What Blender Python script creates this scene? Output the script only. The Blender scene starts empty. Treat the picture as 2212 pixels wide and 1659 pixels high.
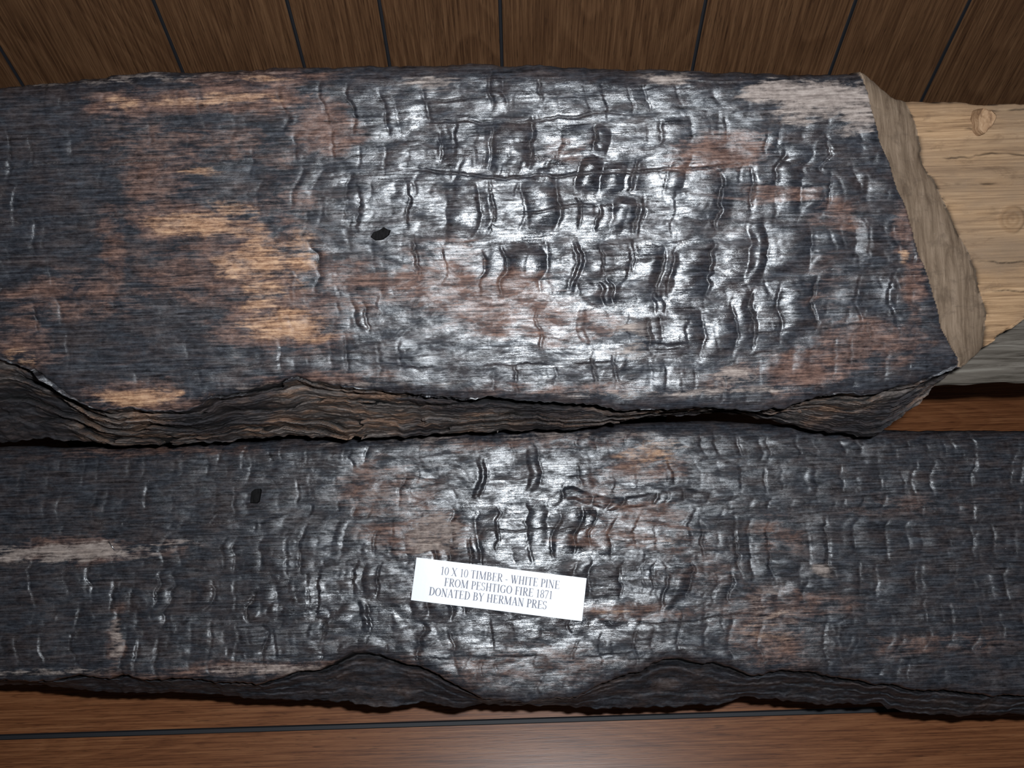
import bpy, math, random
import numpy as np
from mathutils import Matrix, Vector

scene = bpy.context.scene
try:
    scene.view_settings.view_transform = 'Standard'
except Exception:
    pass
rs = np.random.RandomState(7)
random.seed(5)

# ------------------------------------------------------------------ noise
_T = {}
def _tab(seed):
    if seed not in _T:
        _T[seed] = np.random.RandomState(seed).rand(256, 256).astype(np.float32)
    return _T[seed]
def vn(x, y, seed=0):
    t = _tab(seed)
    xi = np.floor(x).astype(np.int64); yi = np.floor(y).astype(np.int64)
    fx = x - xi; fy = y - yi
    fx = fx*fx*(3-2*fx); fy = fy*fy*(3-2*fy)
    a = t[xi & 255, yi & 255]; b = t[(xi+1) & 255, yi & 255]
    c = t[xi & 255, (yi+1) & 255]; d = t[(xi+1) & 255, (yi+1) & 255]
    return (a*(1-fx)+b*fx)*(1-fy)+(c*(1-fx)+d*fx)*fy
def fbm(x, y, seed=0, o=4):
    s = 0; a = 1.0; n = 0
    for i in range(o):
        s = s + a*(vn(x*2**i+13.7*i, y*2**i+7.3*i, seed+i)-0.5); n += a; a *= 0.55
    return s/n*2
def sm(e0, e1, x):
    t = np.clip((x-e0)/(e1-e0), 0, 1); return t*t*(3-2*t)
def tbl(s):
    a = np.array([[float(q) for q in p.split(',')] for p in s.split()])/1000.0
    return a[:, 0], a[:, 1]
def rnd(i, j, seed):
    return _tab(seed)[np.asarray(i).astype(np.int64) & 255, np.asarray(j).astype(np.int64) & 255]

# ------------------------------------------------------------------ node helpers
def newmat(name):
    m = bpy.data.materials.new(name); m.use_nodes = True
    nt = m.node_tree; nt.nodes.clear()
    out = nt.nodes.new('ShaderNodeOutputMaterial')
    b = nt.nodes.new('ShaderNodeBsdfPrincipled')
    nt.links.new(b.outputs[0], out.inputs[0])
    return m, nt, b
class N:
    def __init__(s, nt): s.nt = nt
    def link(s, a, b): s.nt.links.new(a, b)
    def obj(s):
        return s.nt.nodes.new('ShaderNodeTexCoord').outputs['Object']
    def mapping(s, v, scale=(1,1,1), loc=(0,0,0)):
        n = s.nt.nodes.new('ShaderNodeMapping'); n.inputs['Scale'].default_value = scale
        n.inputs['Location'].default_value = loc
        s.link(v, n.inputs['Vector']); return n.outputs[0]
    def noise(s, v, scale=1, detail=4, rough=.6, dist=0):
        n = s.nt.nodes.new('ShaderNodeTexNoise'); n.inputs['Scale'].default_value = scale
        n.inputs['Detail'].default_value = detail; n.inputs['Roughness'].default_value = rough
        n.inputs['Distortion'].default_value = dist
        s.link(v, n.inputs['Vector']); return n.outputs['Fac']
    def ramp(s, f, stops):
        n = s.nt.nodes.new('ShaderNodeValToRGB'); cr = n.color_ramp
        while len(cr.elements) < len(stops): cr.elements.new(.5)
        for e, (p, c) in zip(cr.elements, stops):
            e.position = p
            e.color = (c[0], c[1], c[2], 1) if not isinstance(c, (int, float)) else (c, c, c, 1)
        s.link(f, n.inputs[0]); return n.outputs[0]
    def attr(s, name):
        n = s.nt.nodes.new('ShaderNodeAttribute'); n.attribute_name = name
        return n.outputs['Fac']
    def math(s, op, a, b=0.0, clamp=False):
        n = s.nt.nodes.new('ShaderNodeMath'); n.operation = op; n.use_clamp = clamp
        for i, q in enumerate((a, b)):
            if isinstance(q, (int, float)): n.inputs[i].default_value = q
            else: s.link(q, n.inputs[i])
        return n.outputs[0]
    def mix(s, f, a, b, typ='MIX'):
        n = s.nt.nodes.new('ShaderNodeMix'); n.data_type = 'RGBA'; n.blend_type = typ
        for i, q in ((0, f), (6, a), (7, b)):
            if isinstance(q, (int, float)): n.inputs[i].default_value = q
            elif isinstance(q, tuple): n.inputs[i].default_value = (q[0], q[1], q[2], 1)
            else: s.link(q, n.inputs[i])
        return n.outputs[2]
    def bump(s, h, strength, dist, nrm=None):
        n = s.nt.nodes.new('ShaderNodeBump'); n.inputs['Strength'].default_value = strength
        n.inputs['Distance'].default_value = dist
        s.link(h, n.inputs['Height'])
        if nrm is not None: s.link(nrm, n.inputs['Normal'])
        return n.outputs[0]

# ------------------------------------------------------------------ charred timber material
def char_material():
    m, nt, b = newmat('charred_wood')
    k = N(nt)
    o = k.obj()
    g0 = k.noise(k.mapping(o, (30, 520, 60)), 1, 6, .70, .5)
    pits = k.noise(k.mapping(o, (170, 300, 260)), 1, 5, .7, .3)
    grain = k.math('ADD', k.math('MULTIPLY', g0, .62), k.math('MULTIPLY', pits, .38))
    grain2 = k.noise(k.mapping(o, (120, 1700, 200)), 1, 3, .6)
    med = k.noise(k.mapping(o, (30, 90, 60)), 1, 6, .68, .5)
    blk = k.noise(k.mapping(o, (34, 80, 60)), 1, 6, .72, .4)
    big = k.noise(k.mapping(o, (8, 18, 10)), 1, 4, .6)
    fine = k.noise(k.mapping(o, (700, 700, 700)), 1, 2, .6)
    ch = k.ramp(grain, [(.36, (.005, .005, .006)), (.5, (.021, .022, .027)), (.66, (.064, .068, .079))])
    ch2 = k.ramp(grain, [(.36, (.007, .005, .005)), (.5, (.034, .026, .026)), (.66, (.088, .070, .067))])
    ch = k.mix(k.ramp(med, [(.42, 0.0), (.64, 1.0)]), ch, ch2)
    br = k.ramp(grain, [(.37, (.026, .014, .011)), (.5, (.115, .061, .045)), (.63, (.26, .148, .108))])
    tan = k.ramp(grain, [(.36, (.09, .040, .022)), (.48, (.32, .17, .095)), (.62, (.58, .36, .21))])
    grey = k.ramp(grain, [(.35, (.09, .069, .060)), (.5, (.27, .218, .19)), (.64, (.44, .37, .325))])
    gm = k.math('MULTIPLY', k.math('SUBTRACT', grain, .5), 2.4)
    mm = k.math('MULTIPLY', k.math('SUBTRACT', med, .5), 3.0)
    def masked(name, lo, hi):
        a = k.math('ADD', k.math('ADD', k.attr(name), gm), mm)
        a = k.math('MULTIPLY', k.math('SUBTRACT', a, lo), 1.0/(hi-lo), True)
        return k.math('MULTIPLY', a, k.math('MULTIPLY', k.attr(name), 3.0, True))
    mb = masked('brown', .08, 1.0); mt = masked('tan', .2, 1.05); mg = masked('grey', .16, .8)
    col = k.mix(k.math('MULTIPLY', mb, .80), ch, br)
    col = k.mix(k.math('MULTIPLY', mt, .80), col, tan)
    col = k.mix(k.math('MULTIPLY', mg, .88), col, grey)
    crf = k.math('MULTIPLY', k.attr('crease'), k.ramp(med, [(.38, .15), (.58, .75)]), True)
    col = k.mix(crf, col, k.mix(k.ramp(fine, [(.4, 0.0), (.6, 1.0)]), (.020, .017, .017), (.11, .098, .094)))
    # bare (unburnt) tenon wood
    lines = k.noise(k.mapping(o, (9, 330, 60)), 1, 6, .78, .9)
    bare = k.ramp(lines, [(.32, (.08, .045, .025)), (.42, (.22, .13, .07)), (.55, (.34, .21, .115)), (.72, (.48, .32, .19))])
    bare = k.mix(k.ramp(big, [(.40, 0.0), (.64, .75)]), bare, (.20, .138, .092))
    bare = k.mix(k.ramp(med, [(.32, .6), (.44, 0.0)]), bare, (.14, .085, .05))
    bare = k.mix(k.math('MULTIPLY', k.attr('knot'), .6), bare, (.18, .10, .05))
    col = k.mix(k.attr('bare'), col, bare)
    chl = k.noise(k.mapping(o, (200, 22, 60)), 1, 6, .72, .6)
    cham = k.ramp(chl, [(.3, (.11, .072, .047)), (.5, (.22, .155, .105)), (.7, (.33, .24, .17))])
    cham = k.mix(k.ramp(med, [(.33, .5), (.48, 0.0)]), cham, (.10, .07, .05))
    col = k.mix(k.attr('cham'), col, cham)
    fl1 = k.noise(k.mapping(o, (15, 190, 150)), 1, 8, .80, .8)
    flk = k.ramp(fl1, [(.32, (.018, .016, .015)), (.46, (.075, .063, .057)), (.68, (.22, .18, .16))])
    flb = k.ramp(fl1, [(.32, (.028, .015, .011)), (.46, (.14, .080, .052)), (.68, (.33, .205, .135))])
    flk = k.mix(k.ramp(med, [(.46, 0.0), (.60, .9)]), flk, flb)
    flk = k.mix(k.ramp(big, [(.44, .85), (.56, 0.0)]), flk, (.018, .018, .022))
    flk = k.mix(k.ramp(pits, [(.36, .6), (.48, 0.0)]), flk, (.012, .011, .011))
    col = k.mix(k.attr('flank'), col, flk)
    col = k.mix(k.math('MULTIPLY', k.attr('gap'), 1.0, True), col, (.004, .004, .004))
    sp = k.ramp(fine, [(.76, 0.0), (.80, 1.0)])
    col = k.mix(k.math('MULTIPLY', sp, .55), col, (.55, .55, .58))
    k.link(col, b.inputs['Base Color'])
    soft = k.math('ADD', k.math('ADD', k.attr('bare'), k.attr('cham')), k.math('ADD', k.attr('flank'), k.math('MULTIPLY', mg, .8)), True)
    r0 = k.ramp(blk, [(.38, .17), (.5, .23), (.62, .40)])
    r0 = k.math('ADD', r0, k.math('MULTIPLY', mb, .10))
    r0 = k.math('ADD', r0, k.math('MULTIPLY', mt, .10))
    r0 = k.math('ADD', r0, k.math('MULTIPLY', k.attr('dull'), .14))
    rr = k.math('ADD', r0, k.math('MULTIPLY', soft, .45), True)
    k.link(k.math('MAXIMUM', rr, .1), b.inputs['Roughness'])
    b.inputs['IOR'].default_value = 1.75
    sp0 = k.ramp(blk, [(.42, .88), (.58, .14)])
    sp0 = k.math('MULTIPLY', sp0, k.ramp(grain, [(.40, .3), (.52, 1.0)]))
    spc = k.math('SUBTRACT', sp0, k.math('MULTIPLY', soft, .9), True)
    spc = k.math('MULTIPLY', spc, k.math('SUBTRACT', 1.0, k.math('MULTIPLY', mb, .4)), True)
    spc = k.math('MULTIPLY', spc, k.math('SUBTRACT', 1.0, k.math('MULTIPLY', k.attr('dull'), .45), True), True)
    spc = k.math('MULTIPLY', spc, k.math('SUBTRACT', 1.0, k.math('MULTIPLY', k.attr('crease'), .9)), True)
    k.link(k.math('MAXIMUM', spc, .08), b.inputs['Specular IOR Level'])
    hard = k.math('SUBTRACT', 1.0, k.math('MULTIPLY', k.attr('cham'), .6), True)
    n1 = k.bump(k.math('MULTIPLY', grain, hard), .60, .0007)
    n2 = k.bump(grain2, .30, .0002, n1)
    n3 = k.bump(med, .35, .0011, n2)
    k.link(n3, b.inputs['Normal'])
    return m
CHAR = char_material()

# ------------------------------------------------------------------ timber builder
def checking(U, V, strength, cw, rh, seed, amp):
    """alligator char: blocks separated by cross-grain fissures and finer along-grain splits"""
    Vw = V+fbm(U*13, V*5, seed, 3)*.030+fbm(U*70, V*10, seed+3, 2)*.002
    yy = Vw/rh+200.0
    jr = lambda j: j+(rnd(j, 0*j+3, seed)-.5)*.6
    j = np.floor(yy); j = np.where(yy < jr(j), j-1, j); j = np.where(yy >= jr(j+1), j+1, j)
    tv = (yy-jr(j))/np.maximum(jr(j+1)-jr(j), .1)
    dv = np.minimum(yy-jr(j), jr(j+1)-yy)*rh
    wob = (vn(V*42+j*7.3, j*1.7, seed+5)-.5)*.012+(vn(V*120+j*3, U*12, seed+6)-.5)*.0050+(vn(V*420+j*3, U*42, seed+16)-.5)*.0018
    xx = (U+wob)/cw+200.0+rnd(j, j*0+9, seed)*3.1
    bx = lambda k: k+(rnd(k, j, seed+7)-.5)*.9
    k = np.floor(xx); k = np.where(xx < bx(k), k-1, k); k = np.where(xx >= bx(k+1), k+1, k)
    dl = (xx-bx(k))*cw; dr = (bx(k+1)-xx)*cw
    sl = np.clip(rnd(k, j, seed+8)*1.7-.45, 0, 1.1); sr = np.clip(rnd(k+1, j, seed+8)*1.7-.45, 0, 1.1)
    win = sm(0, .30, tv)*(1-sm(.70, 1, tv))
    wv = .4+1.3*vn(U*260, V*260, seed+17)
    w = (.0005+.0016*rnd(k, j, seed+10))*wv
    S = strength
    g = (sl*np.exp(-(dl/w)**2)+sr*np.exp(-(dr/w)**2))*win
    c1 = rnd(k, j, seed+11)*1.9-.7; c2 = rnd(k, j, seed+12)*1.9-.7
    curl = (sl*c1*np.exp(-dl/.0048)+sr*c2*np.exp(-dr/.0048))*win
    tt = dl/(dl+dr+1e-6)
    barrel = (1-(2*tt-1)**2)*(rnd(k, j, seed+21)*1.5-.3)*win
    tilt = (tt-.5)*(rnd(k, j, seed+13)-.5)*1.4*win
    hb = np.exp(-(dv/.0005)**2)*sm(.45, .70, vn(U*30, j*3.3, seed+14))
    H = amp*S*(-.70*g+.80*curl+.55*tilt+.75*barrel-.12*hb)
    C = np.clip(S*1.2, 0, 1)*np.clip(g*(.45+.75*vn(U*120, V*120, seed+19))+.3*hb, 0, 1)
    return H, C
def splits(U, V, lst):
    H = np.zeros_like(U); Cc = np.zeros_like(U)
    for i, (ua, ub, v, dep) in enumerate(lst):
        vv = v+(vn(U*14, U*0+i, 50)-.5)*.012+(vn(U*70, U*0+i, 51)-.5)*.003+(vn(U*300, U*0+i, 52)-.5)*.001
        win = sm(ua, ua+.03, U)*(1-sm(ub-.03, ub, U))*sm(.25, .55, vn(U*24, U*0+i, 53))
        d = V-vv
        H += win*dep*.8*(-np.exp(-(d/.0008)**2)+.45*sm(-.0005, .002, d)*np.exp(-np.abs(d)/.008))
        Cc = np.maximum(Cc, win*np.exp(-(d/.0006)**2))
    return H, Cc
def patch(U, V, P, seed):
    out = np.zeros_like(U)
    n = fbm(U*22, V*60, seed, 4)*.8+fbm(U*60, V*180, seed+9, 3)*.35
    for (cu, cv, ru, rv, a) in P:
        r = np.sqrt(((U-cu)/ru)**2+((V-cv)/rv)**2)
        out = np.maximum(out, a*(1-sm(.30, 1.35, r+n*.7)))
    return out
def gsum(U, V, lst):
    s = 0
    for (cu, cv, ru, rv, a) in lst:
        s = s+a*np.exp(-(((U-cu)/ru)**2+((V-cv)/rv)**2))
    return s

def build_timber(name, P, n, t, us, vb, vf, vl, hfl, ntop, nfl, shaper, bottom):
    nu = len(us)
    a = np.linspace(0, 1, ntop)
    s = np.linspace(0, 1, nfl+1)[1:]
    VB, VF, VL = vb(us), vf(us), vl(us)
    Utop = np.repeat(us[:, None], ntop, 1)
    Vtop = VB[:, None]*(1-a)+VF[:, None]*a
    Ufl = np.repeat(us[:, None], nfl, 1)
    Vfl = VF[:, None]*(1-s)+VL[:, None]*s
    S = np.repeat(s[None, :], nu, 0)
    U = np.concatenate([Utop, Ufl], 1); V = np.concatenate([Vtop, Vfl], 1)
    SS = np.concatenate([np.zeros_like(Utop), S], 1)
    h, at, dV = shaper(U, V, SS, VB[:, None], VF[:, None], hfl)
    V = V+dV
    body = bottom(us, U, V, h)
    Ua = [U]; Va = [V]; Ha = [h]
    for (bv, bh) in body:
        Ua.append(us[:, None]); Va.append(bv[:, None]); Ha.append(bh[:, None])
    U2 = np.concatenate(Ua, 1); V2 = np.concatenate(Va, 1); H2 = np.concatenate(Ha, 1)
    nr = U2.shape[1]
    co = np.stack([U2, V2, H2], -1).reshape(-1, 3)
    idx = np.arange(nu*nr).reshape(nu, nr)
    nx = np.roll(idx, -1, axis=1)
    q = np.stack([idx[:-1], nx[:-1], nx[1:], idx[1:]], -1).reshape(-1, 4)
    nv = len(co); nf = len(q)
    me = bpy.data.meshes.new(name)
    me.vertices.add(nv); me.vertices.foreach_set('co', co.astype(np.float32).ravel())
    tot = nf*4+2*nr
    me.loops.add(tot); me.polygons.add(nf+2)
    li = np.concatenate([q.ravel(), idx[0][::-1], idx[-1]])
    me.loops.foreach_set('vertex_index', li.astype(np.int32))
    ls = np.concatenate([np.arange(nf)*4, [nf*4, nf*4+nr]])
    me.polygons.foreach_set('loop_start', ls.astype(np.int32))
    sf = np.ones(nf+2, dtype=bool); sf[-2:] = False
    me.polygons.foreach_set('use_smooth', sf)
    me.update(calc_edges=True); me.validate()
    for kx, arr in at.items():
        full = np.zeros((nu, nr), np.float32); full[:, :arr.shape[1]] = arr
        if kx == 'flank': full[:, arr.shape[1]:] = 1
        A = me.attributes.new(kx, 'FLOAT', 'POINT'); A.data.foreach_set('value', full.ravel())
    me.materials.append(CHAR)
    ob = bpy.data.objects.new(name, me); scene.collection.objects.link(ob)
    n = Vector(n); t = Vector(t); X = Vector((1, 0, 0))
    M = Matrix(((X.x, t.x, n.x, P[0]), (X.y, t.y, n.y, P[1]), (X.z, t.z, n.z, P[2]), (0, 0, 0, 1)))
    ob.matrix_world = M
    return ob, M

# scale of my measurement sheet -> metres on each timber face
def SU(x, y, rx=None, ry=None, a=1.0):
    u = .3672*(x-1106)+7-7*(y-200)/650
    v = (115-.36*(y-200) if y < 500 else 7-.374*(y-500))-.0113*(x-1106)
    if rx is None: return u/1000, v/1000
    return (u/1000, v/1000, rx*.000367, ry*.000367, a)
def SL(x, y, rx=None, ry=None, a=1.0):
    cf = np.interp(y, [950, 1200, 1480], [.4543, .447, .4394])
    u = cf*(x-1106)-3
    v = (121-.448*(y-950) if y < 1200 else 9-.4071*(y-1200))-.0105*(x-1106)
    if rx is None: return u/1000, v/1000
    return (u/1000, v/1000, rx*.00045, ry*.00043, a)

# =================================================================== UPPER TIMBER
P1 = (0, .478, .558); n1 = (0, -.5592, .8290); t1 = (0, .8290, .5592)
bu, bv = tbl("-900,120 -600,128 -397,133 -342,138 -286,142 -232,142 -162,143 -85,141 -31,141 17,139 79,135 134,131 188,128 243,125 284,124 298,117 317,106 354,103 413,99 600,90")
fu, fv = tbl("-900,-110 -700,-95 -560,-100 -470,-78 -415,-83 -393,-89 -372,-109 -354,-123 -336,-127 -268,-128 -244,-121 -221,-115 -176,-108 -131,-115 -97,-122 -40,-127 35,-134 111,-142 224,-144 255,-135 281,-133 300,-134 338,-124 361,-115 393,-107 433,-79 500,-29 560,10")
lu, lv = tbl("-900,-160 -700,-170 -560,-160 -473,-166 -430,-163 -346,-172 -217,-171 -132,-173 -47,-171 60,-172 124,-163 188,-160 231,-167 274,-179 333,-187 374,-156 405,-127 433,-100 500,-48 560,-8")
au, av = tbl("284,130 284,123 293,85 304,56 318,19 327,-11 341,-48 349,-82 364,-107 370,-125")
Bu, Bv = tbl("326,130 329,111 338,85 344,58 356,35 372,4 384,-23 394,-50 401,-74 397,-109 396,-125")

brownU = [SU(260,225,80,34,.8), SU(480,215,250,30,.95), SU(710,275,82,58,1), SU(430,310,270,50,.35), SU(560,165,170,22,.6),
    SU(400,480,140,56,.9), SU(480,540,200,130,.75), SU(600,680,160,90,.95), SU(560,600,120,80,.85), SU(150,640,160,60,.55),
    SU(330,390,90,50,.6), SU(280,860,160,42,1), SU(30,740,70,60,.75), SU(760,620,120,70,.6), SU(940,600,120,65,.95),
    SU(1090,650,180,70,1), SU(1180,700,170,50,.8), SU(1560,325,130,46,.95), SU(1220,325,65,34,.8), SU(1810,460,76,40,.7),
    SU(1750,800,140,50,.9), SU(1900,740,110,50,.85), SU(1600,810,95,38,.5), SU(1680,420,150,28,.5), SU(1965,500,32,65,.9),
    SU(1990,620,32,85,.9), SU(230,540,38,120,.6), SU(620,480,65,130,.5), SU(980,550,64,34,.8),
    SU(700,815,160,20,.7), SU(1250,840,210,20,.6), SU(1800,620,65,90,.25)]
tanU = [SU(480,213,180,17,.7), SU(400,482,105,34,.9), SU(540,560,100,52,.85), SU(610,700,100,50,1), SU(550,640,66,50,.65),
    SU(290,862,120,25,1), SU(430,370,44,10,.8), SU(480,455,66,24,.7), SU(560,168,90,10,.4), SU(20,770,44,20,.5), SU(640,560,40,66,.5),
    SU(1965,550,13,15,.9), SU(270,222,44,16,.4)]
greyU = [SU(1790,215,130,46,1), SU(1680,195,100,30,.85), SU(1850,270,46,46,.75), SU(1450,165,66,18,.6), SU(1600,810,50,30,.5),
    SU(930,180,60,18,.5), SU(1360,750,50,60,.4), SU(300,165,300,14,.4), SU(1500,850,300,12,.4), SU(700,835,250,14,.35), SU(1740,185,160,22,.75)]
splU = [(-.12,.14,.092,.0014), (-.16,.2,.053,.0015), (-.43,-.16,.072,.0010), (-.08,.12,.022,.0012), (-.5,-.1,.03,.0007),
        (.0,.34,-.083,.0008), (-.3,.1,-.1,.0009), (.1,.33,.05,.0008), (-.5,-.3,-.05,.0009), (-.2,.28,.115,.001), (.12,.35,.005,.0007)]

def shape_common(U, V, S, VB, VF, H, seed):
    h = fbm(U*5, V*12, seed, 3)*.0028+fbm(U*30, V*45, seed+20, 3)*.0011
    top = S <= 0
    dB = np.clip(VB-V, 0, 1); dF = np.clip(V-VF, 0, 1)
    rb = .018
    h = h-np.where(dB < rb, rb-np.sqrt(np.maximum(0, rb**2-(rb-dB)**2)), 0)*.8
    rf = .012
    h = h-np.where((dF < rf) & top, rf-np.sqrt(np.maximum(0, rf**2-(rf-dF)**2)), 0)*.45
    return h, top

def all_checks(U, V, s1, seed):
    m = sm(.35, .65, vn(U*11, V*15, seed+77))
    Ha, Ca = checking(U, V, s1*m, .025, .054, seed, .0034)
    Hb, Cb = checking(U, V, s1*(1-m*.8), .020, .034, seed+100, .0025)
    s2 = np.clip(.25+.5*sm(.4, .7, vn(U*9, V*16, seed+66)), 0, 1)*np.clip(s1*1.5, .12, 1)
    Hc, Cc = checking(U, V, s2, .013, .012, seed+200, .0006)
    return Ha+Hb+Hc, np.maximum(np.maximum(Ca, Cb), Cc*.6)

def shapeU(U, V, S, VB, VF, HF):
    h, top = shape_common(U, V, S, VB, VF, HF, 3)
    A = np.interp(V, av[::-1], au[::-1])+fbm(V*60, V*0+3, 70, 3)*.002
    B = np.interp(V, Bv[::-1], Bu[::-1])+fbm(V*60, V*0+9, 71, 3)*.003
    w = np.clip((U-A)/(B-A), 0, 1)
    keep = 1-sm(-.006, .0, U-A)
    s1 = .24+gsum(U, V, [(.06,.045,.17,.07,1.1), (.06,-.02,.12,.04,.7), (.21,-.04,.11,.06,.7), (.1,-.09,.1,.03,.6), (-.14,.0,.04,.09,.6), (-.41,.04,.04,.09,.7), (.27,-.0,.06,.06,.5)])
    s1 = s1*(1-.9*np.clip(gsum(U, V, [(-.24,.0,.10,.10,1.1), (-.03,-.04,.06,.022,.8), (.0,-.07,.06,.02,.6), (.17,.075,.05,.015,.8), (.24,.11,.06,.02,.7)]), 0, 1))
    s1 = np.clip(s1, 0, 1.5)
    H1, C1 = all_checks(U, V, s1, 521)
    H2, C2 = splits(U, V, splU)
    fb = np.where(w > 0, .35, 1.0)
    h = h*fb+(H1+H2)*keep*top
    h = h-.03*w+np.where(w >= 1, fbm(U*10, V*120, 77, 3)*.0016, 0)+np.where((w > 0) & (w < 1), fbm(U*90, V*22, 78, 3)*.0006, 0)
    rk = np.sqrt(((U-.420)*1.0)**2+(V-.005)**2)+fbm(U*90, V*90, 88, 2)*.0012
    ringk = .5+.5*np.cos(rk*1300)
    kn = (w >= 1)*(1-sm(.0095, .0125, rk))
    h = h+kn*(.0004*ringk+.0012)
    tc = np.zeros_like(U)
    for (ua, ub, vv, dp) in [(.345,.43,.080,.003), (.36,.50,.058,.002), (.37,.42,.035,.002), (.39,.5,-.03,.002), (.40,.45,-.055,.002), (.38,.5,.095,.0015)]:
        vc = vv-.01*(U-.38)+(vn(U*60, U*0+vv*99, 59)-.5)*.004+(vn(U*300, U*0+vv*99, 58)-.5)*.001
        tc = np.maximum(tc, np.exp(-((V-vc)/.0006)**2)*sm(ua, ua+.01, U)*(1-sm(ub-.02, ub, U))*sm(.3, .6, vn(U*70, U*0+vv*55, 57)))
    tc = tc*(w >= 1)
    h = h-.0015*tc
    L = S*3.6+fbm(U*9, S*1.5, 80, 4)*2.0
    lay = ((L-np.floor(L))-.5)
    L2 = S*13.0+fbm(U*16, S*3, 180, 4)*3.4
    lay2 = ((L2-np.floor(L2))-.5)
    amp = .2+1.5*vn(U*18, np.floor(L)*3.1, 88)
    hf = -HF*S**.75-.014*lay*amp-.0016*lay2+fbm(U*40, V*130, 83, 4)*.0045
    gm = sm(-.10, .0, U)*(1-sm(.26, .32, U))
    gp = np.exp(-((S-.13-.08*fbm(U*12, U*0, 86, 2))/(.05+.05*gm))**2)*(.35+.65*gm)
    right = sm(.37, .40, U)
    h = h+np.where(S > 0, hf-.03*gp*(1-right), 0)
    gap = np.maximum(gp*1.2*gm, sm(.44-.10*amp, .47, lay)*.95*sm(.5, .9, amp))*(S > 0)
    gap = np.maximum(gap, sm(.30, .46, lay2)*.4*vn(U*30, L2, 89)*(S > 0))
    at = dict(brown=patch(U, V, brownU, 101), tan=patch(U, V, tanU, 111), grey=patch(U, V, greyU, 121)*.95)
    kk = (1-np.clip(w*50, 0, 1))
    for q in ('brown', 'tan', 'grey'): at[q] = at[q]*kk*top
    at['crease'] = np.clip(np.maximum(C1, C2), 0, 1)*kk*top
    at['bare'] = (w >= 1)*(1.0)
    at['knot'] = kn*(.25+.55*ringk)+0.0
    edge = np.exp(-((U-B)/.0022)**2)*(fbm(U*100, V*100, 130, 3) > -.1)
    at['cham'] = ((w > 0.0) & (w < 1))*(1.0)
    at['flank'] = sm(0, .08, S)
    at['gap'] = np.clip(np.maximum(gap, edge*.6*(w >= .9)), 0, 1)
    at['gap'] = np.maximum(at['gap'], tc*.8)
    polish = np.clip(gsum(U, V, [(.07,.03,.17,.10,1.2), (.12,-.07,.12,.06,.8)]), 0, 1)
    at['dull'] = np.clip(1.05-polish*1.05+fbm(U*12, V*20, 444, 3)*.7, 0, 1)
    return h, at, np.zeros_like(V)

def bottomU(us, U, V, h):
    vl = V[:, -1]; vbk = V[:, 0]
    r = sm(.365, .385, us)
    hb = -.22*(1-r)+-.11*r
    hk = -.30*(1-r)+-.13*r
    last = h[:, -1]
    return [(vl+.002, np.minimum(last-.012, -.09)), (vl+.012, hb), (vbk-.003, hk), (vbk+.003, h[:, 0]-.02)]
usU = np.arange(-.80, .56, .00105)
timb1, M1 = build_timber('charred_timber', P1, n1, t1, usU,
    lambda u: np.interp(u, bu, bv)+fbm(u*40, u*0, 91, 4)*.0022+fbm(u*200, u*0, 191, 2)*.0008,
    lambda u: np.interp(u, fu, fv)+fbm(u*45, u*0+5, 92, 4)*.004+fbm(u*260, u*0+5, 192, 2)*.0010,
    lambda u: np.interp(u, lu, lv)+fbm(u*30, u*0+8, 93, 4)*.003+fbm(u*150, u*0+8, 193, 2)*.0016, .10, 290, 110, shapeU, bottomU)

# =================================================================== LOWER TIMBER
P2 = (0, .297, .28); n2 = (0, -.3420, .9397); t2 = (0, .9397, .3420)
lbu, lbv = tbl("-900,128 -505,131 -368,128 -214,130 -50,132 133,135 201,135 269,128 359,121 501,114 900,112")
lfu, lfv = tbl("-900,-105 -700,-98 -496,-96 -408,-92 -320,-99 -254,-104 -196,-94 -161,-78 -143,-79 -99,-93 -69,-106 -38,-126 1,-131 54,-125 94,-107 143,-94 187,-97 217,-109 274,-108 339,-123 383,-129 475,-138 700,-130 900,-120")
llu, llv = tbl("-900,-115 -700,-108 -526,-106 -433,-113 -339,-121 -246,-128 -153,-135 -83,-139 -41,-140 34,-143 126,-148 196,-148 220,-142 289,-147 359,-151 367,-158 502,-167 700,-160 900,-150")
brownL = [SL(900,1150,110,50,.95), SL(830,1060,115,90,.7), SL(1390,1000,90,50,.85), SL(1290,1070,70,40,.45), SL(1400,1120,120,40,.75),
    SL(1340,1165,150,26,.75), SL(1330,1335,150,22,.85), SL(1650,1370,110,80,.75), SL(1730,1320,120,30,.5), SL(140,1185,210,28,.8),
    SL(240,1400,24,75,.7), SL(1080,1450,260,50,.4), SL(1680,1160,60,50,.4), SL(2000,1410,200,30,.35), SL(450,1462,280,20,.7),
    SL(1950,1100,130,30,.25), SL(1150,960,300,20,.5), SL(1500,1230,100,60,.25), SL(300,970,300,14,.4), SL(1450,1180,50,50,.4)]
tanL = [SL(1410,985,74,28,.55), SL(1650,1370,60,60,.3), SL(930,1165,60,26,.4), SL(1330,1335,70,8,.5), SL(150,1188,150,10,.4), SL(1440,1175,50,12,.4)]
greyL = [SL(930,1150,70,44,.7), SL(150,1185,200,22,1), SL(240,1400,14,55,.6), SL(560,1462,160,14,.6), SL(120,1460,160,10,.4), SL(1660,1350,60,60,.3), SL(1770,1240,24,20,.5), SL(1100,945,400,10,.3), SL(850,1060,60,40,.2)]
splL = [(-.45,-.1,.05,.0006), (-.05,.1,.036,.0009), (-.5,-.2,.015,.0007), (.1,.45,-.06,.0008), (-.3,.2,-.085,.0007), (.15,.5,.04,.0007), (-.2,.1,.085,.0007)]
LO = Vector((-.097, .010)); LW = .1645; LH = .0405
ax = Vector((.163, -.0248)).normalized(); ay = Vector((-ax.y, ax.x))
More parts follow.
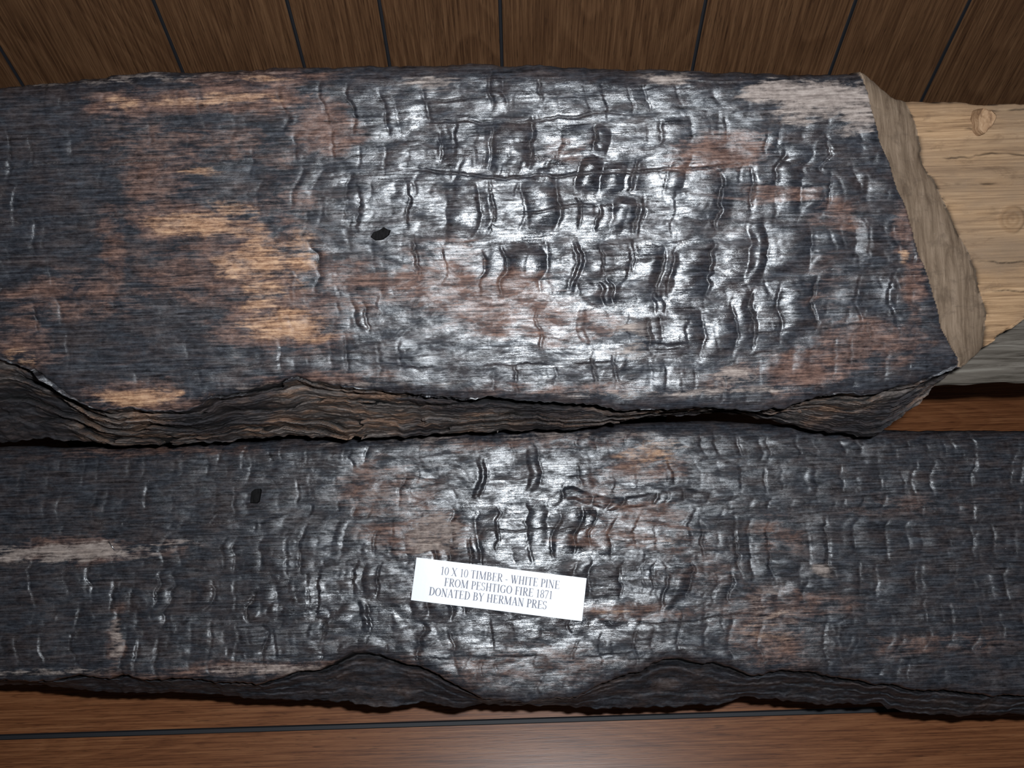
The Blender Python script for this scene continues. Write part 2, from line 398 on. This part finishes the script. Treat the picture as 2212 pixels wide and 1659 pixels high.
def shapeL(U, V, S, VB, VF, HF):
    h, top = shape_common(U, V, S, VB, VF, HF, 203)
    s1 = .34+gsum(U, V, [(.04,.02,.14,.06,.9), (-.25,-.03,.16,.045,.9), (-.1,-.03,.1,.05,.4), (.2,-.02,.1,.05,.4), (.0,.08,.1,.04,.4), (.4,.0,.15,.1,.2)])
    s1 = s1*(1-.9*np.clip(gsum(U, V, [(-.1,.045,.05,.035,1), (.13,.04,.08,.02,.6), (.24,-.06,.05,.03,.8), (.12,.1,.04,.02,.8), (-.43,.025,.1,.01,.8)]), 0, 1))
    H1, C1 = all_checks(U, V, np.clip(s1, 0, 1.2), 911)
    H2, C2 = splits(U, V, splL)
    h = h+(H1+H2)*top
    lx = (U-LO.x)*ax.x+(V-LO.y)*ax.y; ly = -((U-LO.x)*ay.x+(V-LO.y)*ay.y)
    inl = sm(-.008, .002, lx)*(1-sm(LW-.002, LW+.008, lx))*sm(-.006, .002, ly)*(1-sm(LH-.002, LH+.006, ly))
    h = np.where(h > .0015, h*(1-inl)+.0015*inl, h)
    L = S*3.0+fbm(U*8, S*1.5, 280, 3)*1.2
    lay = ((L-np.floor(L))-.5)
    wid = np.interp(U, [-.5, -.3, -.2, -.08, -.04, .05, .1, .6], [.15, .3, .9, .8, .2, .3, .9, 1])
    hf = np.where(S > 0, -HF*np.clip(S, 0, 1)**.6-.003*lay*wid+fbm(U*34, V*70, 283, 4)*.007, 0)
    gp = np.exp(-((S-.10)/.07)**2)*(S > 0)
    h = h+hf-.022*gp
    at = dict(brown=patch(U, V, brownL, 301)*top, tan=patch(U, V, tanL, 311)*top, grey=patch(U, V, greyL, 321)*.9*top)
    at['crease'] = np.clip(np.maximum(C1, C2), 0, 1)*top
    at['bare'] = np.zeros_like(U); at['cham'] = np.zeros_like(U); at['knot'] = np.zeros_like(U)
    at['flank'] = sm(0, .08, S)*.10
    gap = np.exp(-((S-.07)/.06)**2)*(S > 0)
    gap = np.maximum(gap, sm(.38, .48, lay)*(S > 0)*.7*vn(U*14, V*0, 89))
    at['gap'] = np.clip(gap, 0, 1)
    polish = np.clip(gsum(U, V, [(.03,.02,.13,.08,1.1), (-.22,-.03,.13,.05,.7), (.02,-.07,.12,.04,.5)]), 0, 1)
    at['dull'] = np.clip(1.05-polish*1.05+fbm(U*12, V*20, 544, 3)*.7, 0, 1)+sm(0, .1, S)*1.2
    return h, at, np.zeros_like(V)
def w2l(P, t, n, y, z):
    dy = y-P[1]; dz = z-P[2]
    return dy*t[1]+dz*t[2], dy*n[1]+dz*n[2]
def bottomL(us, U, V, h):
    o = []
    vl = V[:, -1]; hl = h[:, -1]
    yl = P2[1]+vl*t2[1]+hl*n2[1]; zl = P2[2]+vl*t2[2]+hl*n2[2]
    o.append(w2l(P2, t2, n2, yl+.02, zl-.03))
    o.append(w2l(P2, t2, n2, yl+.055, zl*0+.001))
    vb_ = V[:, 0]; hb_ = h[:, 0]
    yb = P2[1]+vb_*t2[1]+hb_*n2[1]
    o.append(w2l(P2, t2, n2, yb+.0, yb*0+.001))
    o.append(w2l(P2, t2, n2, yb+.002, yb*0+.25))
    return o
usL = np.arange(-.85, .85, .0012)
timb2, M2 = build_timber('charred_timber.001', P2, n2, t2, usL,
    lambda u: np.interp(u, lbu, lbv)+fbm(u*40, u*0, 291, 4)*.002,
    lambda u: np.interp(u, lfu, lfv)+fbm(u*45, u*0+5, 292, 4)*.004+fbm(u*260, u*0+5, 392, 2)*.0010,
    lambda u: np.interp(u, llu, llv)+fbm(u*30, u*0+8, 293, 4)*.004+fbm(u*150, u*0+8, 393, 2)*.0014, .06, 270, 40, shapeL, bottomL)

# ------------------------------------------------------------------ generic helpers
def mesh_obj(name, verts, faces, mat, M=None, parent=None, smooth=False):
    me = bpy.data.meshes.new(name); me.from_pydata(verts, [], faces); me.update()
    if mat: me.materials.append(mat)
    if smooth:
        for p in me.polygons: p.use_smooth = True
    ob = bpy.data.objects.new(name, me); scene.collection.objects.link(ob)
    if parent is not None:
        ob.parent = parent
    elif M is not None:
        ob.matrix_world = M
    return ob

def bare_material(name, cols, sc=(9, 260, 60), rough=.75):
    m, nt, b = newmat(name); k = N(nt); o = k.obj()
    g = k.noise(k.mapping(o, sc), 1, 6, .7, .7)
    g2 = k.noise(k.mapping(o, (sc[0]*4, sc[1]*4, sc[2]*4)), 1, 3, .6)
    c = k.ramp(g, [(.3, cols[0]), (.5, cols[1]), (.72, cols[2])])
    k.link(c, b.inputs['Base Color']); b.inputs['Roughness'].default_value = rough
    b.inputs['Specular IOR Level'].default_value = .2
    k.link(k.bump(g2, .5, .0004, k.bump(g, .8, .001)), b.inputs['Normal'])
    return m
GREYW = bare_material('weathered_grey_wood', [(.035, .028, .02), (.13, .11, .09), (.24, .215, .18)], (10, 200, 60))
PEGW = bare_material('peg_wood', [(.10, .05, .028), (.28, .165, .09), (.42, .28, .17)], (60, 60, 200))

# grey lower tongue of the mortised end
nx_, ny_ = 120, 60
vs = []
for i in range(nx_+1):
    u = .34+.22*i/nx_
    for j in range(ny_+1):
        v = -.141+.10*j/ny_
        hh = -.100+float(fbm(np.array([u*14.]), np.array([v*200.]), 400, 3)[0])*.0022
        if j == 0: hh -= .003
        vs.append((u, v+(float(vn(np.array([u*60.]), np.array([0.]), 401)[0])-.5)*.003*(j == 0), hh))
fs = []
w_ = ny_+1
for i in range(nx_):
    for j in range(ny_):
        a = i*w_+j
        fs.append((a, a+w_, a+w_+1, a+1))
base = len(vs)
for i in range(nx_+1):
    for j in (0, ny_):
        x, y, z = vs[i*w_+j]
        vs.append((x, y+(.004 if j == 0 else 0), -.125))
for i in range(nx_):
    a = base+i*2
    fs.append((i*w_, a, a+2, (i+1)*w_))
    fs.append((i*w_+ny_, (i+1)*w_+ny_, a+3, a+1))
    fs.append((a, a+1, a+3, a+2))
fs.append(tuple([j for j in range(w_)]+[base+1, base])); 
e = nx_*w_
fs.append(tuple([e+j for j in range(w_)][::-1]+[base+nx_*2, base+nx_*2+1]))
mesh_obj('end_tongue', vs, fs, GREYW, parent=timb1)

# wooden peg stub driven in the tenon
pv = []; pf = []
K = 28; rings = [(-.01, .0062), (.004, .0064), (.0125, .0058), (.014, .0046)]
for ri, (z, r) in enumerate(rings):
    for i in range(K):
        a = 2*math.pi*i/K
        rr = r*(1+.13*math.sin(3*a+1)+.06*math.sin(7*a))
        pv.append((.391+rr*math.cos(a)*.95+z*.1, .085+rr*math.sin(a)*1.55, -.03+z*(1+.25*math.sin(a+1)*(ri > 1))))
for ri in range(len(rings)-1):
    for i in range(K):
        a = ri*K+i; b_ = ri*K+(i+1) % K
        pf.append((a, b_, b_+K, a+K))
pf.append(tuple(range(3*K, 4*K)))
mesh_obj('wooden_peg', pv, pf, PEGW, parent=timb1, smooth=False)

# ------------------------------------------------------------------ charcoal flakes
CF, nt, b = newmat('charcoal_flake'); k = N(nt)
g = k.noise(k.mapping(k.obj(), (900, 200, 300)), 1, 4, .6)
k.link(k.ramp(g, [(.3, (.002, .002, .002)), (.7, (.010, .009, .009))]), b.inputs['Base Color'])
b.inputs['Roughness'].default_value = .8; b.inputs['Specular IOR Level'].default_value = .1
k.link(k.bump(g, .8, .0006), b.inputs['Normal'])
def flake(name, M, u, v, h, poly, th):
    top = [(u+x, v+y) for x, y in poly]
    cx = sum(p[0] for p in top)/len(top); cy = sum(p[1] for p in top)/len(top)
    n = len(top)
    vv = [(x, y, h) for x, y in top]+[(cx+(x-cx)*.92, cy+(y-cy)*.92, h+th+random.uniform(-.0006, .0006)) for x, y in top]+[(cx, cy, h+th*1.1)]
    ff = [tuple(range(n))[::-1]]+[(i, (i+1) % n, n+(i+1) % n, n+i) for i in range(n)]+[(n+i, n+(i+1) % n, 2*n) for i in range(n)]
    return mesh_obj(name, vv, ff, CF, M=M)
u, v = SU(822, 507)
flake('charcoal_flake', M1, u, v, .0015, [(-.009,-.002),(-.005,-.005),(.001,-.0045),(.006,-.001),(.0075,.003),(.005,.0035),(.002,.0055),(-.002,.003),(-.006,.002)], .004)
u, v = SL(553, 1068)
flake('charcoal_flake.001', M2, u, v, .0015, [(-.005,-.007),(.001,-.0075),(.0035,-.006),(.0055,.005),(.0045,.007),(-.001,.0065),(-.004,.004)], .004)

# ------------------------------------------------------------------ staple
MET, nt, b = newmat('steel_wire'); b.inputs['Base Color'].default_value = (.8, .8, .82, 1); b.inputs['Metallic'].default_value = 1; b.inputs['Roughness'].default_value = .3
su, sv = -.391, .030
def tube(pts, r, name, M):
    cu = bpy.data.curves.new(name, 'CURVE'); cu.dimensions = '3D'; cu.bevel_depth = r; cu.bevel_resolution = 3
    sp = cu.splines.new('POLY'); sp.points.add(len(pts)-1)
    for i, p in enumerate(pts): sp.points[i].co = (*p, 1)
    cu.materials.append(MET)
    ob = bpy.data.objects.new(name, cu); scene.collection.objects.link(ob); ob.matrix_world = M
    return ob
tube([(su-.003, sv+.004, -.002), (su-.003, sv+.004, .004), (su+.003, sv-.004, .0045), (su+.003, sv-.004, -.002)], .0004, 'wire_staple', M2)

# ------------------------------------------------------------------ paper label with lettering
PAP, nt, b = newmat('label_paper'); k = N(nt)
b.inputs['Base Color'].default_value = (.88, .89, .92, 1); b.inputs['Roughness'].default_value = .35
g = k.noise(k.mapping(k.obj(), (300, 300, 300)), 1, 3, .5)
k.link(k.bump(g, .15, .0003), b.inputs['Normal'])
INK, nt, b = newmat('label_ink'); b.inputs['Base Color'].default_value = (.15, .15, .19, 1); b.inputs['Roughness'].default_value = .5
def curl(x, y):
    return .0040+.0008*math.cos(x/.165*math.pi*2)+.0005*math.sin(x*60)
def lab(x, y, dz=0):
    p = LO+ax*x+ay*(-y)
    return (p.x, p.y, curl(x, y)+dz)
nx_, ny_ = 40, 6
vs = []; fs = []
for sgn in (0, 1):
    for i in range(nx_+1):
        for j in range(ny_+1):
            x = LW*i/nx_; y = LH*j/ny_
            vs.append(lab(x, y, -.00035*sgn))
w_ = ny_+1; off = (nx_+1)*w_
for i in range(nx_):
    for j in range(ny_):
        a = i*w_+j
        fs.append((a, a+1, a+w_+1, a+w_)); fs.append((off+a, off+a+w_, off+a+w_+1, off+a+1))
for i in range(nx_):
    a = i*w_; fs.append((a, a+w_, off+a+w_, off+a)); a += ny_; fs.append((a, off+a, off+a+w_, a+w_))
for j in range(ny_):
    a = j; fs.append((a, off+a, off+a+1, a+1)); a = nx_*w_+j; fs.append((a, a+1, off+a+1, off+a))
label = mesh_obj('paper_label', vs, fs, PAP, M=M2, smooth=False)

TK, TN = .15, .06
def V_(x, y0=0, y1=1, w=TK): return [('l', x, y0, x, y1, w)]
def Sf(x, y, l=.13): return [('l', x-l, y, x+l, y, .05)]
def ser(x, l=.13): return Sf(x, .025, l)+Sf(x, .975, l)
def arc(cx, cy, rx, ry, a0, a1, wt=TK): return [('a', cx, cy, rx, ry, a0, a1, wt)]
G = {
 ' ': (.30, []),
 '-': (.36, [('l', .05, .33, .31, .33, .09)]),
 '1': (.52, V_(.27, 0, .98, .12)+Sf(.27, .02, .14)+[('l', .10, .84, .27, .96, .06)]),
 '0': (.52, arc(.26, .5, .20, .47, 0, 360, .12)),
 '8': (.52, arc(.26, .75, .155, .22, 0, 360, .10)+arc(.26, .27, .185, .25, 0, 360, .12)),
 '7': (.52, [('l', .05, .94, .47, .94, .10), ('l', .46, .94, .20, 0, .08), ('l', .06, .94, .04, .78, .05)]),
 'X': (.74, [('l', .12, 1, .62, 0, TK), ('l', .62, 1, .12, 0, TN)]+Sf(.12, .975, .1)+Sf(.62, .975, .1)+Sf(.12, .025, .1)+Sf(.62, .025, .1)),
 'T': (.64, V_(.32)+[('l', .03, .97, .61, .97, .06), ('l', .05, .97, .04, .76, .05), ('l', .59, .97, .60, .76, .05)]+Sf(.32, .025)),
 'I': (.36, V_(.18)+ser(.18)),
 'M': (.94, V_(.15, w=TN)+[('l', .15, 1, .46, .04, TK), ('l', .46, .04, .77, 1, TN)]+V_(.78)+Sf(.13, .025, .1)+Sf(.79, .025, .12)+Sf(.10, .975, .09)+Sf(.83, .975, .09)),
 'B': (.68, V_(.19)+Sf(.14, .025, .1)+Sf(.14, .975, .1)+arc(.33, .755, .19, .22, -90, 90)+arc(.35, .28, .23, .255, -90, 90)+[('l', .19, .975, .33, .975, .05), ('l', .19, .535, .35, .535, .05), ('l', .19, .025, .35, .025, .05)]),
 'E': (.64, V_(.19)+Sf(.14, .025, .1)+Sf(.14, .975, .1)+[('l', .19, .975, .56, .975, .05), ('l', .19, .025, .58, .025, .05), ('l', .19, .52, .44, .52, .05), ('l', .56, .975, .56, .80, .05), ('l', .58, .025, .60, .22, .05), ('l', .44, .42, .44, .62, .05)]),
 'F': (.58, V_(.19)+Sf(.19, .025, .14)+Sf(.14, .975, .1)+[('l', .19, .975, .54, .975, .05), ('l', .19, .52, .43, .52, .05), ('l', .54, .975, .54, .80, .05), ('l', .43, .42, .43, .62, .05)]),
 'R': (.70, V_(.19)+Sf(.19, .025, .14)+Sf(.14, .975, .1)+arc(.34, .74, .20, .235, -90, 90)+[('l', .19, .975, .34, .975, .05), ('l', .19, .505, .34, .505, .05), ('l', .34, .50, .62, .02, .13)]+Sf(.64, .025, .06)),
 'P': (.60, V_(.19)+Sf(.19, .025, .14)+Sf(.14, .975, .1)+arc(.33, .725, .20, .25, -90, 90)+[('l', .19, .975, .33, .975, .05), ('l', .19, .475, .33, .475, .05)]),
 'W': (.98, [('l', .12, 1, .33, 0, TK), ('l', .33, 0, .50, .9, TN), ('l', .44, 1, .66, 0, TK), ('l', .66, 0, .86, 1, TN)]+Sf(.12, .975, .1)+Sf(.46, .975, .1)+Sf(.86, .975, .09)),
 'H': (.76, V_(.17)+V_(.59)+ser(.17)+ser(.59)+[('l', .17, .51, .59, .51, .055)]),
 'N': (.76, V_(.15, w=TN)+[('l', .13, 1, .62, 0, TK)]+V_(.62, w=TN)+Sf(.10, .975, .08)+Sf(.15, .025, .11)+Sf(.62, .975, .11)),
 'O': (.76, arc(.38, .5, .29, .465, 0, 360)),
 'S': (.56, arc(.27, .745, .18, .225, 20, 270, .11)+arc(.27, .27, .19, .245, -160, 90, .11)+[('l', .44, .98, .44, .74, .04), ('l', .08, .02, .08, .28, .04)]),
 'G': (.76, arc(.38, .5, .29, .465, 40, 320)+V_(.60, .06, .44, .13)+Sf(.60, .44, .12)+[('l', .60, .97, .60, .72, .04)]),
 'D': (.74, V_(.19)+Sf(.14, .025, .1)+Sf(.14, .975, .1)+arc(.33, .5, .31, .47, -90, 90)+[('l', .19, .975, .33, .975, .05), ('l', .19, .025, .33, .025, .05)]),
 'A': (.74, [('l', .37, 1, .12, 0, TN), ('l', .37, 1, .62, 0, TK), ('l', .20, .34, .52, .34, .05)]+Sf(.12, .025, .1)+Sf(.62, .025, .11)),
 'Y': (.72, [('l', .12, 1, .36, .46, TK), ('l', .62, 1, .36, .46, TN)]+V_(.36, 0, .48)+Sf(.36, .025)+Sf(.12, .975, .1)+Sf(.62, .975, .09)),
}
def text_geo(lines):
    vs = []; fs = []
    def quad(p):
        b0 = len(vs)
        for (x, y) in p: vs.append(lab(x, y, .00025))
        fs.append((b0, b0+1, b0+2, b0+3))
    for (s, xa, xb, base, cap) in lines:
        tot = sum(G[c][0] for c in s); kx = (xb-xa)/tot; x0 = xa
        for c in s:
            adv, st = G[c]
            for q in st:
                if q[0] == 'l':
                    _, x1, y1, x2, y2, w = q
                    segs = [(x1, y1, x2, y2, w, w)]
                else:
                    _, cx, cy, rx, ry, a0, a1, wt = q
                    n = max(8, int(abs(a1-a0)/15)); segs = []
                    for i in range(n):
                        A0 = math.radians(a0+(a1-a0)*i/n); A1 = math.radians(a0+(a1-a0)*(i+1)/n)
                        f0 = .05+(wt-.05)*abs(math.cos(A0))**1.3; f1 = .05+(wt-.05)*abs(math.cos(A1))**1.3
                        segs.append((cx+rx*math.cos(A0), cy+ry*math.sin(A0), cx+rx*math.cos(A1), cy+ry*math.sin(A1), f0, f1))
                for (x1, y1, x2, y2, w1, w2) in segs:
                    dx, dy = x2-x1, y2-y1; L = math.hypot(dx, dy) or 1; nx, ny = -dy/L, dx/L
                    P = [(x1+nx*w1/2, y1+ny*w1/2), (x1-nx*w1/2, y1-ny*w1/2), (x2-nx*w2/2, y2-ny*w2/2), (x2+nx*w2/2, y2+ny*w2/2)]
                    quad([(x0+px*kx, base-py*cap) for px, py in P])
            x0 += adv*kx
    return vs, fs
k_ = .1645/370
vs, fs = text_geo([("10 X 10 TIMBER - WHITE PINE", 55*k_, 314*k_, 30*k_, 17.5*k_),
                   ("FROM PESHTIGO FIRE 1871", 66*k_, 302*k_, 53*k_, 17.5*k_),
                   ("DONATED BY HERMAN PRES", 36*k_, 292*k_, 76*k_, 17.5*k_)])
mesh_obj('label_lettering', vs, fs, INK, parent=label)

# ------------------------------------------------------------------ panelling wood material
def panel_material(name, axis, c0, c1, c2, rough, ringamt):
    m, nt, b = newmat(name); k = N(nt)
    o = k.obj()
    pid = k.attr('pid')
    cmb = nt.nodes.new('ShaderNodeCombineXYZ')
    k.link(k.math('MULTIPLY', pid, 3.7), cmb.inputs[0]); k.link(k.math('MULTIPLY', pid, 5.1), cmb.inputs[1]); k.link(k.math('MULTIPLY', pid, 1.9), cmb.inputs[2])
    add = nt.nodes.new('ShaderNodeVectorMath'); add.operation = 'ADD'
    k.link(o, add.inputs[0]); k.link(cmb.outputs[0], add.inputs[1]); o = add.outputs[0]
    def sc(a, c): return (c, 40, a) if axis == 'z' else (a, c, 40)
    fld = k.noise(k.mapping(o, sc(1.8, 9)), 1, 1.5, .4, .2)
    rings = k.math('FRACT', k.math('MULTIPLY', fld, 22.0))
    rings = k.ramp(rings, [(0, .0), (.5, .5), (.85, 1.0), (1, .0)])
    fine = k.noise(k.mapping(o, sc(9, 520)), 1, 5, .7)
    pores = k.noise(k.mapping(o, sc(45, 1100)), 1, 2, .6)
    f = k.math('ADD', k.math('MULTIPLY', rings, ringamt), k.math('MULTIPLY', fine, 1.0-ringamt*.5))
    col = k.ramp(f, [(.34, c0), (.52, c1), (.75, c2)])
    col = k.mix(k.ramp(pores, [(.58, 0.0), (.68, .6)]), col, tuple(x*.35 for x in c0))
    k.link(col, b.inputs['Base Color'])
    b.inputs['Roughness'].default_value = rough
    b.inputs['Specular IOR Level'].default_value = .5
    k.link(k.bump(pores, .15, .0002, k.bump(fine, .12, .0003)), b.inputs['Normal'])
    return m
WALLM = panel_material('wall_panelling', 'z', (.044, .018, .007), (.092, .042, .018), (.160, .080, .037), .5, .10)
FLOORM = panel_material('floor_boards', 'x', (.095, .031, .012), (.20, .074, .029), (.31, .135, .058), .32, .06)
GRV, nt, b = newmat('groove_black'); b.inputs['Base Color'].default_value = (.014, .014, .017, 1); b.inputs['Roughness'].default_value = .6

def strips(name, axis, cuts, lo, hi, ext0, ext1, gw, mat, place):
    vs = []; fs = []; mi = []; pid = []
    edges = [lo]+list(cuts)+[hi]
    def q(c0, c1, d0, d1, m, p):
        b0 = len(vs)
        vs.extend([place(c0, ext0, d0), place(c1, ext0, d1), place(c1, ext1, d1), place(c0, ext1, d0)])
        fs.append((b0, b0+1, b0+2, b0+3)); mi.append(m); pid.extend([p]*4)
    for i in range(len(edges)-1):
        a = edges[i]+(gw/2 if i > 0 else 0); c = edges[i+1]-(gw/2 if i < len(edges)-2 else 0)
        q(a, c, 0, 0, 0, i*1.37)
        if i < len(edges)-2:
            g0 = c; g1 = c+gw
            q(g0, g0+gw*.2, 0, -.003, 1, 0); q(g0+gw*.2, g1-gw*.2, -.003, -.003, 1, 0); q(g1-gw*.2, g1, -.003, 0, 1, 0)
    q(lo, hi, -.02, -.02, 1, 0)
    me = bpy.data.meshes.new(name); me.from_pydata(vs, [], fs)
    me.materials.append(mat); me.materials.append(GRV)
    me.polygons.foreach_set('material_index', mi)
    A = me.attributes.new('pid', 'FLOAT', 'POINT'); A.data.foreach_set('value', pid)
    me.update()
    ob = bpy.data.objects.new(name, me); scene.collection.objects.link(ob)
    return ob
WY = .77
strips('wall_back', 'z', [-1.05,-.93,-.76,-.62,-.496,-.327,-.202,-.115,0,.198,.344,.456,.60,.76,.90,1.04], -1.25, 1.25, 0.0, 1.5, .0036, WALLM,
       lambda c, e, d: (c, WY-d, e))
strips('floor', 'x', [-.42,-.11,.198], -.7, .79, -1.25, 1.25, .0066, FLOORM,
       lambda c, e, d: (e, c, d))

# ------------------------------------------------------------------ support blocks under the leaning timber
def support(name, x):
    poly = [(.475, .001), (.735, .001), (.735, .372), (.475, .278)]
    w = .05
    vs = [(x-w, y, z) for y, z in poly]+[(x+w, y, z) for y, z in poly]
    fs = [(0, 1, 2, 3)[::-1], (4, 5, 6, 7)]+[(i, (i+1) % 4, 4+(i+1) % 4, 4+i) for i in range(4)]
    ob = mesh_obj(name, vs, fs, GREYW)
    md = ob.modifiers.new('bv', 'BEVEL'); md.width = .004; md.segments = 2
    return ob
support('wood_support_block', -.45); support('wood_support_block.001', .12)

# ------------------------------------------------------------------ camera
p = math.radians(62); th = math.radians(1.8)
C = Vector((0, 0, 1.21)); d = Vector((0, math.cos(p), -math.sin(p))); U0 = Vector((0, math.sin(p), math.cos(p))); X = Vector((1, 0, 0))
r = X*math.cos(th)-U0*math.sin(th); up = U0*math.cos(th)+X*math.sin(th); b_ = -d
cd = bpy.data.cameras.new('camera'); cd.sensor_width = 36; cd.lens = 36*2150/2212; cd.clip_start = .02
cam = bpy.data.objects.new('camera', cd); scene.collection.objects.link(cam)
cam.matrix_world = Matrix(((r.x, up.x, b_.x, C.x), (r.y, up.y, b_.y, C.y), (r.z, up.z, b_.z, C.z), (0, 0, 0, 1)))
scene.camera = cam

# ------------------------------------------------------------------ light: on-camera flash + dim room
ld = bpy.data.lights.new('camera_flash', 'AREA'); ld.shape = 'RECTANGLE'; ld.size = .035; ld.size_y = .015
ld.energy = 11.5; ld.color = (.88, .94, 1.0)
lo_ = bpy.data.objects.new('camera_flash', ld); scene.collection.objects.link(lo_)
fp = C+U0*.045+X*.06
zz = -((d).normalized()); 
lo_.matrix_world = Matrix(((X.x, U0.x, zz.x, fp.x), (X.y, U0.y, zz.y, fp.y), (X.z, U0.z, zz.z, fp.z), (0, 0, 0, 1)))
w = bpy.data.worlds.new('world'); scene.world = w; w.use_nodes = True
bg = w.node_tree.nodes['Background']; bg.inputs[0].default_value = (.85, .9, 1, 1); bg.inputs[1].default_value = .05
